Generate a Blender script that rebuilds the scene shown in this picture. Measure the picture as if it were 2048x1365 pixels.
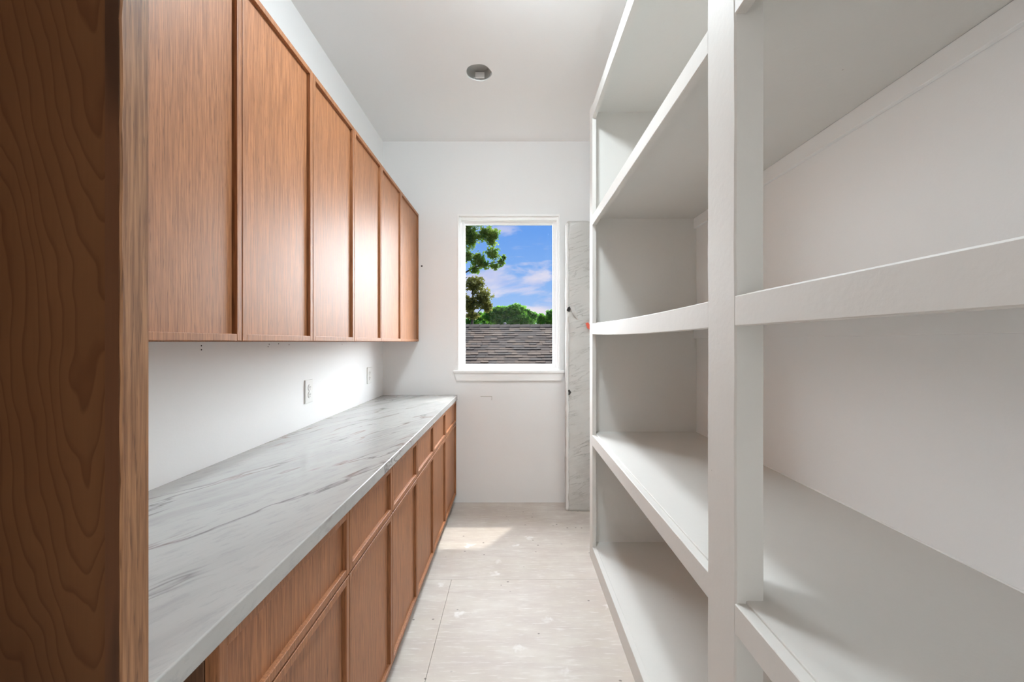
import bpy, bmesh, math, random
import numpy as np
from mathutils import Vector, Matrix, noise as mnoise

# ------------------------------------------------------------------ reset
for o in list(bpy.data.objects):
    bpy.data.objects.remove(o, do_unlink=True)
scene = bpy.context.scene
COL = scene.collection

# ------------------------------------------------------------------ camera
EYE = 1.36
cam_d = bpy.data.cameras.new('camera')
cam = bpy.data.objects.new('camera', cam_d)
COL.objects.link(cam)
cam.location = (0, 0, EYE)
cam.rotation_euler = (math.pi / 2, 0, 0)
cam_d.sensor_width = 36.0
cam_d.lens = 36.0 * 800 / 2048
cam_d.shift_x = -3 / 2048
cam_d.shift_y = 1.5 / 2048
cam_d.clip_start = 0.02
cam_d.clip_end = 500
scene.camera = cam

# ------------------------------------------------------------------ exposure
vs = scene.view_settings
vs.view_transform = 'Standard'
vs.look = 'None'
vs.gamma = 1.0
vs.use_curve_mapping = False
vs.exposure = 0.15
# plenty of inter-reflection between the pale walls
scene.cycles.max_bounces = 16
scene.cycles.diffuse_bounces = 8
scene.cycles.adaptive_threshold = 0.04

SUN_STRENGTH = 1.9
KITCHEN_W = 140.0
DOME_GLOW = 150.0
SKY_STRENGTH = 0.88
DAYLIGHT_FILL = 49.0


# ------------------------------------------------------------------ node helpers
class NT:
    def __init__(self, tree):
        self.t = tree
        self.n = tree.nodes
        self.l = tree.links

    def node(self, typ, ins=None, **props):
        nd = self.n.new(typ)
        for k, v in props.items():
            setattr(nd, k, v)
        if ins:
            for k, v in ins.items():
                self.set(nd, k, v)
        return nd

    def set(self, nd, key, v):
        s = nd.inputs[key]
        if isinstance(v, bpy.types.NodeSocket):
            self.l.new(v, s)
        elif isinstance(v, bpy.types.Node):
            self.l.new(v.outputs[0], s)
        else:
            s.default_value = v

    def math(self, op, a, b=None, c=None, clamp=False):
        nd = self.node('ShaderNodeMath', operation=op, use_clamp=clamp)
        self.set(nd, 0, a)
        if b is not None:
            self.set(nd, 1, b)
        if c is not None:
            self.set(nd, 2, c)
        return nd.outputs[0]

    def vmath(self, op, a, b=None):
        nd = self.node('ShaderNodeVectorMath', operation=op)
        self.set(nd, 0, a)
        if b is not None:
            self.set(nd, 1, b)
        return nd.outputs[0]

    def mapping(self, vec, scale=(1, 1, 1), rot=(0, 0, 0), loc=(0, 0, 0)):
        nd = self.node('ShaderNodeMapping')
        self.set(nd, 'Vector', vec)
        nd.inputs['Scale'].default_value = scale
        nd.inputs['Rotation'].default_value = rot
        nd.inputs['Location'].default_value = loc
        return nd.outputs[0]

    def noise(self, vec, scale=5, detail=4, rough=0.5, dist=0.0):
        nd = self.node('ShaderNodeTexNoise')
        self.set(nd, 'Vector', vec)
        nd.inputs['Scale'].default_value = scale
        nd.inputs['Detail'].default_value = detail
        nd.inputs['Roughness'].default_value = rough
        nd.inputs['Distortion'].default_value = dist
        return nd.outputs['Fac']

    def ramp(self, fac, stops, interp='LINEAR'):
        nd = self.node('ShaderNodeValToRGB')
        cr = nd.color_ramp
        cr.interpolation = interp
        while len(cr.elements) > 1:
            cr.elements.remove(cr.elements[-1])
        cr.elements[0].position = stops[0][0]
        cr.elements[0].color = col4(stops[0][1])
        for p, c in stops[1:]:
            e = cr.elements.new(p)
            e.color = col4(c)
        self.set(nd, 'Fac', fac)
        return nd.outputs['Color']

    def mix(self, fac, a, b, blend='MIX'):
        nd = self.node('ShaderNodeMix', data_type='RGBA', blend_type=blend)
        self.set(nd, 0, fac)
        self.set(nd, 6, col4(a) if not isinstance(a, bpy.types.NodeSocket) else a)
        self.set(nd, 7, col4(b) if not isinstance(b, bpy.types.NodeSocket) else b)
        return nd.outputs[2]


def col4(c):
    if isinstance(c, (int, float)):
        return (c, c, c, 1)
    return tuple(c) if len(c) == 4 else (c[0], c[1], c[2], 1)


def srgb(r, g, b):
    def f(v):
        v /= 255
        return v / 12.92 if v <= 0.04045 else ((v + 0.055) / 1.055) ** 2.4
    return (f(r), f(g), f(b))


def new_mat(name):
    m = bpy.data.materials.new(name)
    m.use_nodes = True
    t = NT(m.node_tree)
    bsdf = t.n['Principled BSDF']
    return m, t, bsdf


def wpos(t):
    return t.node('ShaderNodeNewGeometry').outputs['Position']


def bump(t, bsdf, h, strength=0.2, dist=0.002):
    b = t.node('ShaderNodeBump')
    b.inputs['Strength'].default_value = strength
    b.inputs['Distance'].default_value = dist
    t.set(b, 'Height', h)
    t.set(bsdf, 'Normal', b.outputs['Normal'])


# ------------------------------------------------------------------ world: blue sky with drifting cloud
world = bpy.data.worlds.new('sky')
scene.world = world
world.use_nodes = True
w = NT(world.node_tree)
bg = w.n['Background']
dirv = w.node('ShaderNodeTexCoord').outputs['Generated']
sep = w.node('ShaderNodeSeparateXYZ', {0: dirv})
sky = w.ramp(w.math('MULTIPLY_ADD', sep.outputs['Z'], 0.5, 0.5), [
    (0.0, (0.20, 0.20, 0.16)), (0.49, (0.24, 0.26, 0.22)), (0.502, srgb(190, 212, 250)),
    (0.56, srgb(150, 192, 250)), (0.64, srgb(108, 165, 246)), (0.80, srgb(86, 145, 236)), (1.0, srgb(70, 125, 225))])
cn = w.noise(w.mapping(dirv, (5.0, 5.0, 15.0), loc=(0.35, 0.0, 2.3)), 1.0, 6, 0.55, 0.4)
cloud = w.ramp(cn, [(0.53, 0.0), (0.60, 0.7), (0.68, 1.0)])
hz = w.ramp(w.math('MULTIPLY_ADD', sep.outputs['Z'], 0.5, 0.5), [(0.49, 0.0), (0.505, 1.0), (0.60, 0.9), (0.66, 0.45), (1.0, 0.35)])
ccol = w.ramp(w.noise(w.mapping(dirv, (9, 9, 25)), 1.0, 4), [(0.35, srgb(205, 210, 248)), (0.6, srgb(250, 238, 246))])
skyc = w.mix(w.math('MULTIPLY', cloud, hz), sky, ccol)
w.set(bg, 'Color', skyc)
bg.inputs['Strength'].default_value = SKY_STRENGTH

# ------------------------------------------------------------------ sun through the window
sun_d = bpy.data.lights.new('sun', 'SUN')
sun_d.energy = SUN_STRENGTH
sun_d.angle = math.radians(1.2)
sun_d.color = (1.0, 0.93, 0.82)
sun = bpy.data.objects.new('sun', sun_d)
COL.objects.link(sun)
el = math.radians(66)
az = Vector((-0.26, -0.425, 0)).normalized()
dvec = Vector((az.x * math.cos(el), az.y * math.cos(el), -math.sin(el)))
sun.rotation_euler = dvec.to_track_quat('-Z', 'Y').to_euler()
sun.location = (4, 8, 12)

# added broad sun lamp on the window side, strengthens light through the window
dl_d = bpy.data.lights.new('daylight_fill', 'SUN')
dl_d.energy = DAYLIGHT_FILL
dl_d.angle = math.radians(115)
dl_d.color = (0.935, 0.97, 1.0)
dlo = bpy.data.objects.new('daylight_fill', dl_d)
COL.objects.link(dlo)
dlo.rotation_euler = Vector((-0.24, -0.90, -0.33)).to_track_quat('-Z', 'Y').to_euler()
dlo.location = (0, 9, 6)

# added fill lamp behind the camera, set in an unseen kitchen window
ka = bpy.data.lights.new('kitchen_side_fill', 'AREA')
ka.shape = 'RECTANGLE'
ka.size = 2.0
ka.size_y = 3.0
ka.energy = KITCHEN_W
ka.color = (0.95, 0.98, 1.0)
kao = bpy.data.objects.new('kitchen_side_fill', ka)
COL.objects.link(kao)
kao.location = (-2.42, -3.3, 1.6)
kao.rotation_euler = (0, -math.pi / 2, 0)   # faces +X



# ------------------------------------------------------------------ materials
def paint(name, col, rough=0.6, peel=0.15, mottled=0.02):
    m, t, b = new_mat(name)
    p = wpos(t)
    n = t.noise(p, 1.7, 4)
    c = t.mix(n, tuple(max(0, v - mottled) for v in col), tuple(v + mottled for v in col))
    t.set(b, 'Base Color', c)
    b.inputs['Roughness'].default_value = rough
    bump(t, b, t.noise(p, 130, 3), peel, 0.002)
    return m


M = {}
M['wall'] = paint('wall_paint', (0.875, 0.877, 0.872), 0.65, 0.12, 0.008)
M['ceiling'] = paint('ceiling_paint', (0.93, 0.93, 0.925), 0.8, 0.1, 0.006)
M['trim'] = paint('white_trim_paint', (0.92, 0.92, 0.91), 0.4, 0.02, 0.005)


def shelf_paint():
    m, t, b = new_mat('shelf_paint')
    p = wpos(t)
    n = t.noise(p, 2.5, 5, 0.6)
    n2 = t.noise(t.mapping(p, (14, 14, 3)), 1.0, 5, 0.65)
    c = t.mix(n, (0.675, 0.663, 0.632), (0.715, 0.703, 0.672))
    c = t.mix(t.ramp(n2, [(0.60, 0.0), (0.78, 0.35)]), c, (0.64, 0.62, 0.59))
    # small smudges and pin holes
    vor = t.node('ShaderNodeTexVoronoi')
    t.set(vor, 'Vector', p)
    vor.inputs['Scale'].default_value = 13
    spot = t.ramp(vor.outputs['Distance'], [(0.022, 0.6), (0.034, 0.0)])
    gate = t.ramp(t.noise(p, 4.0, 2), [(0.56, 0.0), (0.6, 1.0)])
    c = t.mix(t.math('MULTIPLY', spot, gate), c, (0.30, 0.27, 0.24))
    t.set(b, 'Base Color', c)
    b.inputs['Roughness'].default_value = 0.55
    bump(t, b, t.noise(p, 60, 4), 0.16, 0.003)
    return m


M['shelf'] = shelf_paint()


def oak(name, light, dark, rough=0.50, axis='Z'):
    m, t, b = new_mat(name)
    p = wpos(t)
    rnd = t.node('ShaderNodeObjectInfo').outputs['Random']
    off = t.node('ShaderNodeCombineXYZ')
    t.set(off, 0, t.math('MULTIPLY', rnd, 7.0))
    t.set(off, 1, t.math('MULTIPLY', rnd, 13.0))
    t.set(off, 2, t.math('MULTIPLY', rnd, 5.0))
    p2 = t.vmath('ADD', p, off.outputs[0])
    sc = {'Z': (1, 1, 0.035), 'Y': (1, 0.035, 1), 'X': (0.035, 1, 1)}[axis]
    st = t.mapping(p2, sc)
    fine = t.noise(st, 210, 4, 0.6)
    broad = t.noise(st, 22, 4, 0.55, 0.5)
    pores = t.noise(t.mapping(p2, tuple(1 if s == 1 else 0.06 for s in sc)), 330, 2, 0.5)
    c = t.mix(t.ramp(fine, [(0.36, 0.0), (0.64, 1.0)]), dark, light)
    c = t.mix(t.ramp(broad, [(0.35, 0.35), (0.65, 0.0)]), c, tuple(v * 0.62 for v in light))
    c = t.mix(t.ramp(pores, [(0.30, 0.55), (0.40, 0.0)]), c, tuple(v * 0.5 for v in dark))
    hv = t.node('ShaderNodeHueSaturation')
    hv.inputs['Saturation'].default_value = 1.0
    t.set(hv, 'Value', t.math('MULTIPLY_ADD', rnd, 0.14, 0.93))
    t.set(hv, 'Color', c)
    t.set(b, 'Base Color', hv.outputs[0])
    t.set(b, 'Roughness', t.math('MULTIPLY_ADD', fine, 0.12, rough - 0.06))
    b.inputs['Specular IOR Level'].default_value = 0.55
    bump(t, b, fine, 0.12, 0.0008)
    return m


OL, OD = (0.50, 0.212, 0.088), (0.27, 0.104, 0.040)
M['oak'] = oak('stained_oak_upright_grain', OL, OD)
M['oak_y'] = oak('stained_oak_level_grain', OL, OD, axis='Y')
M['oak_edge'] = oak('oak_edge', (0.47, 0.238, 0.115), (0.21, 0.09, 0.040), 0.5)
M['carcass'] = oak('carcass_wood', (0.16, 0.07, 0.032), (0.11, 0.046, 0.02), 0.5)


def cherry():
    m, t, b = new_mat('figured_veneer')
    p = wpos(t)
    s = t.node('ShaderNodeSeparateXYZ', {0: p})
    cx = t.node('ShaderNodeCombineXYZ')
    n = t.noise(t.mapping(p, (2.4, 1, 0.9)), 3.0, 3, 0.5)
    # cathedral figure: distance from a long drawn-out centre line, gently warped
    u = t.math('ADD', t.math('ADD', s.outputs['X'], 0.513), t.math('MULTIPLY', t.math('SUBTRACT', t.noise(t.mapping(p, (0.2, 1, 1)), 1.6, 2), 0.5), 0.10))
    u2 = t.math('MULTIPLY', t.math('SQRT', t.math('ADD', t.math('MULTIPLY', u, u), 0.0006)), 5.5)
    v = t.math('ADD', t.math('MULTIPLY', s.outputs['Z'], -1.0), t.math('MULTIPLY', n, 0.75))
    ring = t.math('ADD', u2, v)
    fr = t.math('FRACT', t.math('MULTIPLY', ring, 11.0))
    line = t.ramp(fr, [(0.0, 0.0), (0.72, 0.25), (0.93, 1.0), (1.0, 0.0)])
    mott = t.noise(t.mapping(p, (1, 1, 0.4)), 9, 5, 0.6)
    fib = t.noise(t.mapping(p, (1, 1, 0.03)), 260, 3, 0.6)
    c = t.mix(mott, (0.165, 0.068, 0.027), (0.24, 0.106, 0.046))
    c = t.mix(t.math('MULTIPLY', line, 0.6), c, (0.095, 0.030, 0.011))
    c = t.mix(t.math('MULTIPLY', fib, 0.25), c, (0.10, 0.04, 0.017))
    t.set(b, 'Base Color', c)
    b.inputs['Roughness'].default_value = 0.55
    b.inputs['Specular IOR Level'].default_value = 0.25
    return m


M['veneer'] = cherry()


def stile_back():
    m, t, b = new_mat('blotchy_stile_wood')
    p = wpos(t)
    s = t.node('ShaderNodeSeparateXYZ', {0: p})
    blk = t.noise(t.mapping(p, (30, 1, 2.2)), 1.0, 1, 0.3)
    fib = t.noise(t.mapping(p, (1, 1, 0.03)), 240, 3, 0.6)
    c = t.ramp(blk, [(0.42, (0.075, 0.032, 0.014)), (0.50, (0.17, 0.066, 0.027))])
    c = t.mix(t.math('MULTIPLY', fib, 0.4), c, (0.08, 0.03, 0.012))
    t.set(b, 'Base Color', c)
    b.inputs['Roughness'].default_value = 0.6
    return m


M['stile_back'] = stile_back()


def marble():
    m, t, b = new_mat('pale_veined_stone')
    p = wpos(t)
    ang = math.atan2(0.272, 0.579)
    q = t.mapping(p, (1, 1, 1), rot=(0, 0, ang))      # local Y runs along the veins
    warp = t.node('ShaderNodeTexNoise')
    t.set(warp, 'Vector', q)
    warp.inputs['Scale'].default_value = 2.3
    warp.inputs['Detail'].default_value = 4
    wv = t.vmath('MULTIPLY', t.vmath('SUBTRACT', warp.outputs['Color'], (0.5, 0.5, 0.5)), (0.10, 0.10, 0.10))
    q2 = t.vmath('ADD', q, wv)
    st = t.mapping(q2, (1, 0.10, 1))
    n1 = t.noise(st, 6.5, 4, 0.55)
    v1 = t.ramp(t.math('ABSOLUTE', t.math('SUBTRACT', n1, 0.5)), [(0.0, 1.0), (0.005, 0.6), (0.020, 0.0)])
    gate = t.ramp(t.noise(t.mapping(q, (1, 0.45, 1)), 3.2, 3), [(0.36, 0.0), (0.52, 1.0)])
    v1 = t.math('MULTIPLY', v1, gate)
    n2 = t.noise(t.mapping(q2, (1, 0.10, 1)), 13, 5, 0.62)
    streak = t.ramp(n2, [(0.48, 0.0), (0.70, 0.5)])
    n3 = t.noise(t.mapping(q2, (1, 0.26, 1)), 48, 5, 0.7)
    fleck = t.ramp(n3, [(0.52, 0.0), (0.70, 0.9)])
    cl = t.noise(q, 2.0, 4, 0.6)
    c = t.mix(cl, (0.45, 0.452, 0.442), (0.53, 0.53, 0.512))
    c = t.mix(streak, c, (0.35, 0.345, 0.34))
    c = t.mix(t.math('MULTIPLY', fleck, 0.65), c, (0.36, 0.36, 0.365))
    tint = t.ramp(t.noise(q, 5.0, 2), [(0.45, (0.20, 0.19, 0.19)), (0.6, (0.24, 0.15, 0.135))])
    c = t.mix(t.math('MULTIPLY', v1, 0.9), c, tint)
    t.set(b, 'Base Color', c)
    b.inputs['Roughness'].default_value = 0.14
    return m


M['marble'] = marble()


def subfloor():
    m, t, b = new_mat('dusty_subfloor')
    p = wpos(t)
    n1 = t.noise(p, 1.8, 5, 0.6)
    n2 = t.noise(t.mapping(p, (0.22, 1, 1)), 14, 5, 0.65)
    n3 = t.noise(t.mapping(p, (0.12, 1, 1)), 90, 3, 0.6)
    c = t.mix(t.ramp(n1, [(0.35, 0.0), (0.65, 1.0)]), (0.55, 0.49, 0.425), (0.665, 0.625, 0.57))
    c = t.mix(t.ramp(n2, [(0.38, 0.7), (0.60, 0.0)]), c, (0.53, 0.465, 0.425))
    c = t.mix(t.ramp(n3, [(0.55, 0.0), (0.72, 0.45)]), c, (0.83, 0.81, 0.78))
    # plaster splashes
    pw = t.vmath('ADD', p, t.vmath('MULTIPLY', t.node('ShaderNodeTexNoise', {'Vector': p, 'Scale': 30.0}).outputs['Color'], (0.09, 0.09, 0.0)))
    vo = t.node('ShaderNodeTexVoronoi')
    t.set(vo, 'Vector', t.mapping(pw, (1, 1, 0)))
    vo.inputs['Scale'].default_value = 5.5
    sp = t.ramp(vo.outputs['Distance'], [(0.08, 0.6), (0.17, 0.0)])
    gate = t.ramp(t.noise(p, 2.6, 2), [(0.46, 0.0), (0.52, 1.0)])
    c = t.mix(t.math('MULTIPLY', sp, gate), c, (0.86, 0.85, 0.83))
    # specks of dirt
    v2 = t.node('ShaderNodeTexVoronoi')
    t.set(v2, 'Vector', t.mapping(p, (0.75, 1, 0)))
    v2.inputs['Scale'].default_value = 17
    sp2 = t.ramp(v2.outputs['Distance'], [(0.065, 0.9), (0.10, 0.0)])
    g2 = t.ramp(t.noise(p, 7.0, 2), [(0.48, 0.0), (0.53, 1.0)])
    c = t.mix(t.math('MULTIPLY', sp2, g2), c, (0.17, 0.14, 0.12))
    t.set(b, 'Base Color', c)
    b.inputs['Roughness'].default_value = 0.55
    bump(t, b, n3, 0.15, 0.002)
    return m


M['floor'] = subfloor()


def simple(name, col, rough=0.5, metal=0.0, var=0.03, scale=20):
    m, t, b = new_mat(name)
    n = t.noise(wpos(t), scale, 3)
    c = t.mix(n, tuple(max(0, v * (1 - var * 3)) for v in col), tuple(v * (1 + var * 3) for v in col))
    t.set(b, 'Base Color', c)
    b.inputs['Roughness'].default_value = rough
    b.inputs['Metallic'].default_value = metal
    return m


M['plastic'] = simple('white_outlet_plastic', (0.84, 0.84, 0.82), 0.3, 0, 0.005)
M['slot'] = simple('dark_slot', (0.05, 0.05, 0.05), 0.6)
M['hole'] = simple('dark_hole', (0.03, 0.027, 0.025), 0.8)
M['metal'] = simple('galvanised_metal', (0.52, 0.53, 0.51), 0.45, 0.6, 0.05, 15)
M['can'] = simple('grey_can_lining', (0.45, 0.455, 0.44), 0.6, 0, 0.06, 18)
M['red'] = simple('red_tag', (0.75, 0.12, 0.07), 0.5)
M['gap'] = simple('reveal_shade_and_filler', (0.03, 0.014, 0.008), 0.7)  # near-black: painted shade in the door reveals, also the filler strip
M['floor_under'] = simple('dark_seam', (0.23, 0.19, 0.15), 0.9)
M['flap'] = simple('white_foam_skin', (0.82, 0.81, 0.79), 0.5)


def wrap_mat():
    m, t, b = new_mat('cloudy_plastic_wrap')
    p = wpos(t)
    q = t.mapping(t.mapping(p, (1, 1, 1), rot=(0, 0.35, 0)), (1.6, 1, 11))
    n1 = t.noise(q, 2.2, 4, 0.55, 0.3)
    cre = t.ramp(t.math('ABSOLUTE', t.math('SUBTRACT', n1, 0.5)), [(0.0, 1.0), (0.012, 0.3), (0.035, 0.0)])
    cre = t.math('MULTIPLY', cre, t.ramp(t.noise(p, 5, 2), [(0.40, 0.0), (0.60, 1.0)]))
    n2 = t.noise(t.mapping(p, (1, 1, 0.1)), 160, 3)
    c = t.mix(t.noise(p, 3, 3), (0.54, 0.53, 0.50), (0.68, 0.67, 0.64))
    c = t.mix(t.math('MULTIPLY', cre, 0.8), c, (0.34, 0.325, 0.295))
    c = t.mix(t.math('MULTIPLY', n2, 0.2), c, (0.50, 0.49, 0.47))
    t.set(b, 'Base Color', c)
    b.inputs['Roughness'].default_value = 0.35
    bump(t, b, t.math('ADD', n1, t.math('MULTIPLY', cre, 0.6)), 0.5, 0.012)
    return m


M['wrap'] = wrap_mat()

# pane: clear glass that lets daylight through
mg, tg, bg_ = new_mat('clear_glass')
tg.n.remove(bg_)
tr = tg.node('ShaderNodeBsdfTransparent', {'Color': (0.97, 0.98, 0.98, 1)})
gl = tg.node('ShaderNodeBsdfGlossy', {'Roughness': 0.01})
mx = tg.node('ShaderNodeMixShader', {0: 0.008, 1: tr.outputs[0], 2: gl.outputs[0]})
tg.l.new(mx.outputs[0], tg.n['Material Output'].inputs['Surface'])
M['glass'] = mg


# ------------------------------------------------------------------ mesh helpers
def bm_box(bm, x0, x1, y0, y1, z0, z1):
    vs_ = [bm.verts.new(c) for c in ((x0, y0, z0), (x1, y0, z0), (x1, y1, z0), (x0, y1, z0),
                                     (x0, y0, z1), (x1, y0, z1), (x1, y1, z1), (x0, y1, z1))]
    for f in ((0, 3, 2, 1), (4, 5, 6, 7), (0, 1, 5, 4), (1, 2, 6, 5), (2, 3, 7, 6), (3, 0, 4, 7)):
        bm.faces.new([vs_[i] for i in f])


def boxes(*bs, bevel=0.0, seg=2):
    bm = bmesh.new()
    for b_ in bs:
        bm_box(bm, *b_)
    if bevel:
        bmesh.ops.bevel(bm, geom=list(bm.edges), offset=bevel, segments=seg, affect='EDGES', profile=0.5)
    return bm


def finish(name, bm, mat, parent=None, origin=(0, 0, 0), smooth=False):
    bmesh.ops.recalc_face_normals(bm, faces=bm.faces)
    me = bpy.data.meshes.new(name)
    bm.to_mesh(me)
    bm.free()
    o = Vector(origin)
    if parent is not None:
        base = parent
        while base.parent:
            base = base.parent
        o = base.location.copy()
    me.transform(Matrix.Translation(-o))
    me.materials.append(mat)
    if smooth:
        for p in me.polygons:
            p.use_smooth = True
    ob = bpy.data.objects.new(name, me)
    COL.objects.link(ob)
    if parent is not None:
        ob.parent = parent
    else:
        ob.location = o
    return ob


def tag(o, label, cat, group=None):
    o['label'] = label
    o['category'] = cat
    if group:
        o['group'] = group
    return o


def thing(name, label, cat, loc=(0, 0, 0), group=None):
    o = bpy.data.objects.new(name, None)
    o.empty_display_size = 0.1
    COL.objects.link(o)
    o.location = loc
    return tag(o, label, cat, group)


def struct(name, bm, mat, label=None, parent=None):
    o = finish(name, bm, mat, parent)
    if parent is None:
        o['kind'] = 'structure'
        if label:
            o['label'] = label
    return o


def lathe(profile, n=32, center=(0, 0, 0), axis='Z'):
    bm = bmesh.new()
    rings = []
    for r, z in profile:
        ring = []
        for i in range(n):
            a = 2 * math.pi * i / n
            if axis == 'Z':
                c = (center[0] + r * math.cos(a), center[1] + r * math.sin(a), center[2] + z)
            else:
                c = (center[0] + z, center[1] + r * math.cos(a), center[2] + r * math.sin(a))
            ring.append(bm.verts.new(c))
        rings.append(ring)
    for a, b_ in zip(rings[:-1], rings[1:]):
        for i in range(n):
            bm.faces.new((a[i], a[(i + 1) % n], b_[(i + 1) % n], b_[i]))
    return bm, rings


# ------------------------------------------------------------------ main dimensions
XL, XR = -1.104, 1.155         # side walls
YB = 3.383                     # window wall
YN = -0.75                     # doorway wall behind the camera
ZC = 3.055                     # ceiling
WX0, WX1, WZ0, WZ1 = -0.472, 0.392, 1.118, 2.432   # window opening

# ------------------------------------------------------------------ floor
SEAM_Y, SEAM_X = 2.286, -0.354
fl = struct('floor', boxes((XL, XR, YN - 5.2, YB, -0.06, -0.016)), M['floor_under'], 'pale dusty plywood subfloor of the pantry')
g = 0.0007
for (x0, x1, y0, y1) in ((XL, XR, SEAM_Y + g, YB), (SEAM_X + g, XR, -0.15, SEAM_Y - g), (XL, SEAM_X - g, -0.15, SEAM_Y - g),
                         (XL, XR, -2.59, -0.15 - 2 * g), (XL, XR, -5.9, -2.59 - 2 * g)):
    struct('floor_panel', boxes((x0, x1, y0, y1, -0.016, 0.0), bevel=0.0004, seg=1), M['floor'], parent=fl)

# ------------------------------------------------------------------ walls
T = 0.15
wl = struct('wall_left', boxes((XL - T, XL, YN, YB + T, 0, ZC)), M['wall'], 'white painted wall behind the cabinets')
wr = struct('wall_right', boxes((XR, XR + T, YN, YB + T, 0, ZC)), M['wall'], 'pale painted wall behind the open shelves')
wb = struct('wall_back', boxes((XL, WX0, YB, YB + T, 0, ZC), (WX1, XR, YB, YB + T, 0, ZC),
                               (WX0, WX1, YB, YB + T, 0, WZ0), (WX0, WX1, YB, YB + T, WZ1, ZC)), M['wall'],
            'white painted wall with the window')
# doorway wall behind the camera and the kitchen beyond it
DX0, DX1, DZ = -0.45, 0.47, 2.44
wf = struct('wall_front', boxes((XL, DX0, YN - 0.12, YN, 0, ZC), (DX1, XR, YN - 0.12, YN, 0, ZC), (DX0, DX1, YN - 0.12, YN, DZ, ZC)),
            M['wall'], 'white wall with the doorway behind the viewer')
KY = -5.8
struct('wall_kitchen', boxes((-2.6, -2.5, KY, -4.85, 0, ZC), (-2.6, -2.5, -1.75, YN, 0, ZC), (-2.6, -2.5, -4.85, -1.75, 0, 0.55), (-2.6, -2.5, -4.85, -1.75, 2.65, ZC), (3.2, 3.3, KY, YN, 0, ZC),
                             (-2.6, 3.3, KY - 0.1, KY, 0, ZC),
                             (-2.6, XL - T, YN - 0.12, YN, 0, ZC), (XR + T, 3.3, YN - 0.12, YN, 0, ZC)), M['wall'],
       'white walls of the kitchen behind the viewer')
struct('floor_kitchen', boxes((-2.6, XL, KY, YN, -0.06, 0.0), (XR, 3.3, KY, YN, -0.06, 0.0)), M['floor'], 'pale kitchen floor')

# ------------------------------------------------------------------ ceiling with a real round cut-out
HX, HY, HR = -0.218, 2.52, 0.080


def ceiling_mesh():
    bm = bmesh.new()
    x0, x1, y0, y1 = -2.6, 3.3, KY, YB + T
    n = 48
    holes = [(HX, HY, HR)]
    # two strips so that each hole has its own surrounding rectangle
    for z, zz in ((ZC, 0), (ZC + 0.02, 1)):
        for (hx, hy, hr), (sy0, sy1) in zip(holes, ((y0, y1),)):
            ring, outer = [], []
            for i in range(n):
                a = 2 * math.pi * i / n
                dx, dy = math.cos(a), math.sin(a)
                jit = 1.0 + (0.02 * math.sin(5 * a + 1) if hy > 1 else 0)
                ring.append(bm.verts.new((hx + hr * jit * dx, hy + hr * jit * dy, z)))
                sx = (x1 - hx) / dx if dx > 1e-9 else ((x0 - hx) / dx if dx < -1e-9 else 1e9)
                sy = (sy1 - hy) / dy if dy > 1e-9 else ((sy0 - hy) / dy if dy < -1e-9 else 1e9)
                s = min(sx, sy)
                outer.append(bm.verts.new((hx + dx * s, hy + dy * s, z)))
            corners = [(x1, sy1), (x0, sy1), (x0, sy0), (x1, sy0)]
            for i in range(n):
                j = (i + 1) % n
                p, q = outer[i].co, outer[j].co
                vlist = [ring[i], outer[i]]
                if abs(p.x - q.x) > 1e-6 and abs(p.y - q.y) > 1e-6:
                    for cx, cy in corners:
                        if (abs(p.x - cx) < 1e-6 or abs(p.y - cy) < 1e-6) and (abs(q.x - cx) < 1e-6 or abs(q.y - cy) < 1e-6):
                            vlist.append(bm.verts.new((cx, cy, z)))
                            break
                vlist += [outer[j], ring[j]]
                bm.faces.new(vlist if zz else vlist[::-1])
            if zz == 0:
                up = [bm.verts.new((v.co.x, v.co.y, ZC + 0.02)) for v in ring]
                for i in range(n):
                    j = (i + 1) % n
                    bm.faces.new((ring[i], ring[j], up[j], up[i]))
    return bm


def finish_raw(name, bm, mat):
    me = bpy.data.meshes.new(name)
    bm.to_mesh(me)
    bm.free()
    me.materials.append(mat)
    o = bpy.data.objects.new(name, me)
    COL.objects.link(o)
    return o


ce = finish_raw('ceiling', ceiling_mesh(), M['ceiling'])
ce['kind'] = 'structure'
ce['label'] = 'white painted ceiling with a round cut-out'
struct('roof_deck', boxes((-2.7, 3.4, KY - 0.1, YB + T, ZC + 0.16, ZC + 0.22)), M['floor_under'], 'roof deck over the ceiling')

# ------------------------------------------------------------------ window
win = thing('window_1', 'white framed window looking onto a shingle roof', 'window', (-0.04, YB, WZ0))
del win['category']
win['kind'] = 'structure'


def frame_ring(x0, x1, z0, z1, wdt, y0, y1, wb_=None, wt_=None, bevel=0.002):
    wb_ = wdt if wb_ is None else wb_
    wt_ = wdt if wt_ is None else wt_
    return boxes((x0, x0 + wdt, y0, y1, z0, z1), (x1 - wdt, x1, y0, y1, z0, z1),
                 (x0 + wdt, x1 - wdt, y0, y1, z0, z0 + wb_), (x0 + wdt, x1 - wdt, y0, y1, z1 - wt_, z1), bevel=bevel, seg=2)


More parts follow.
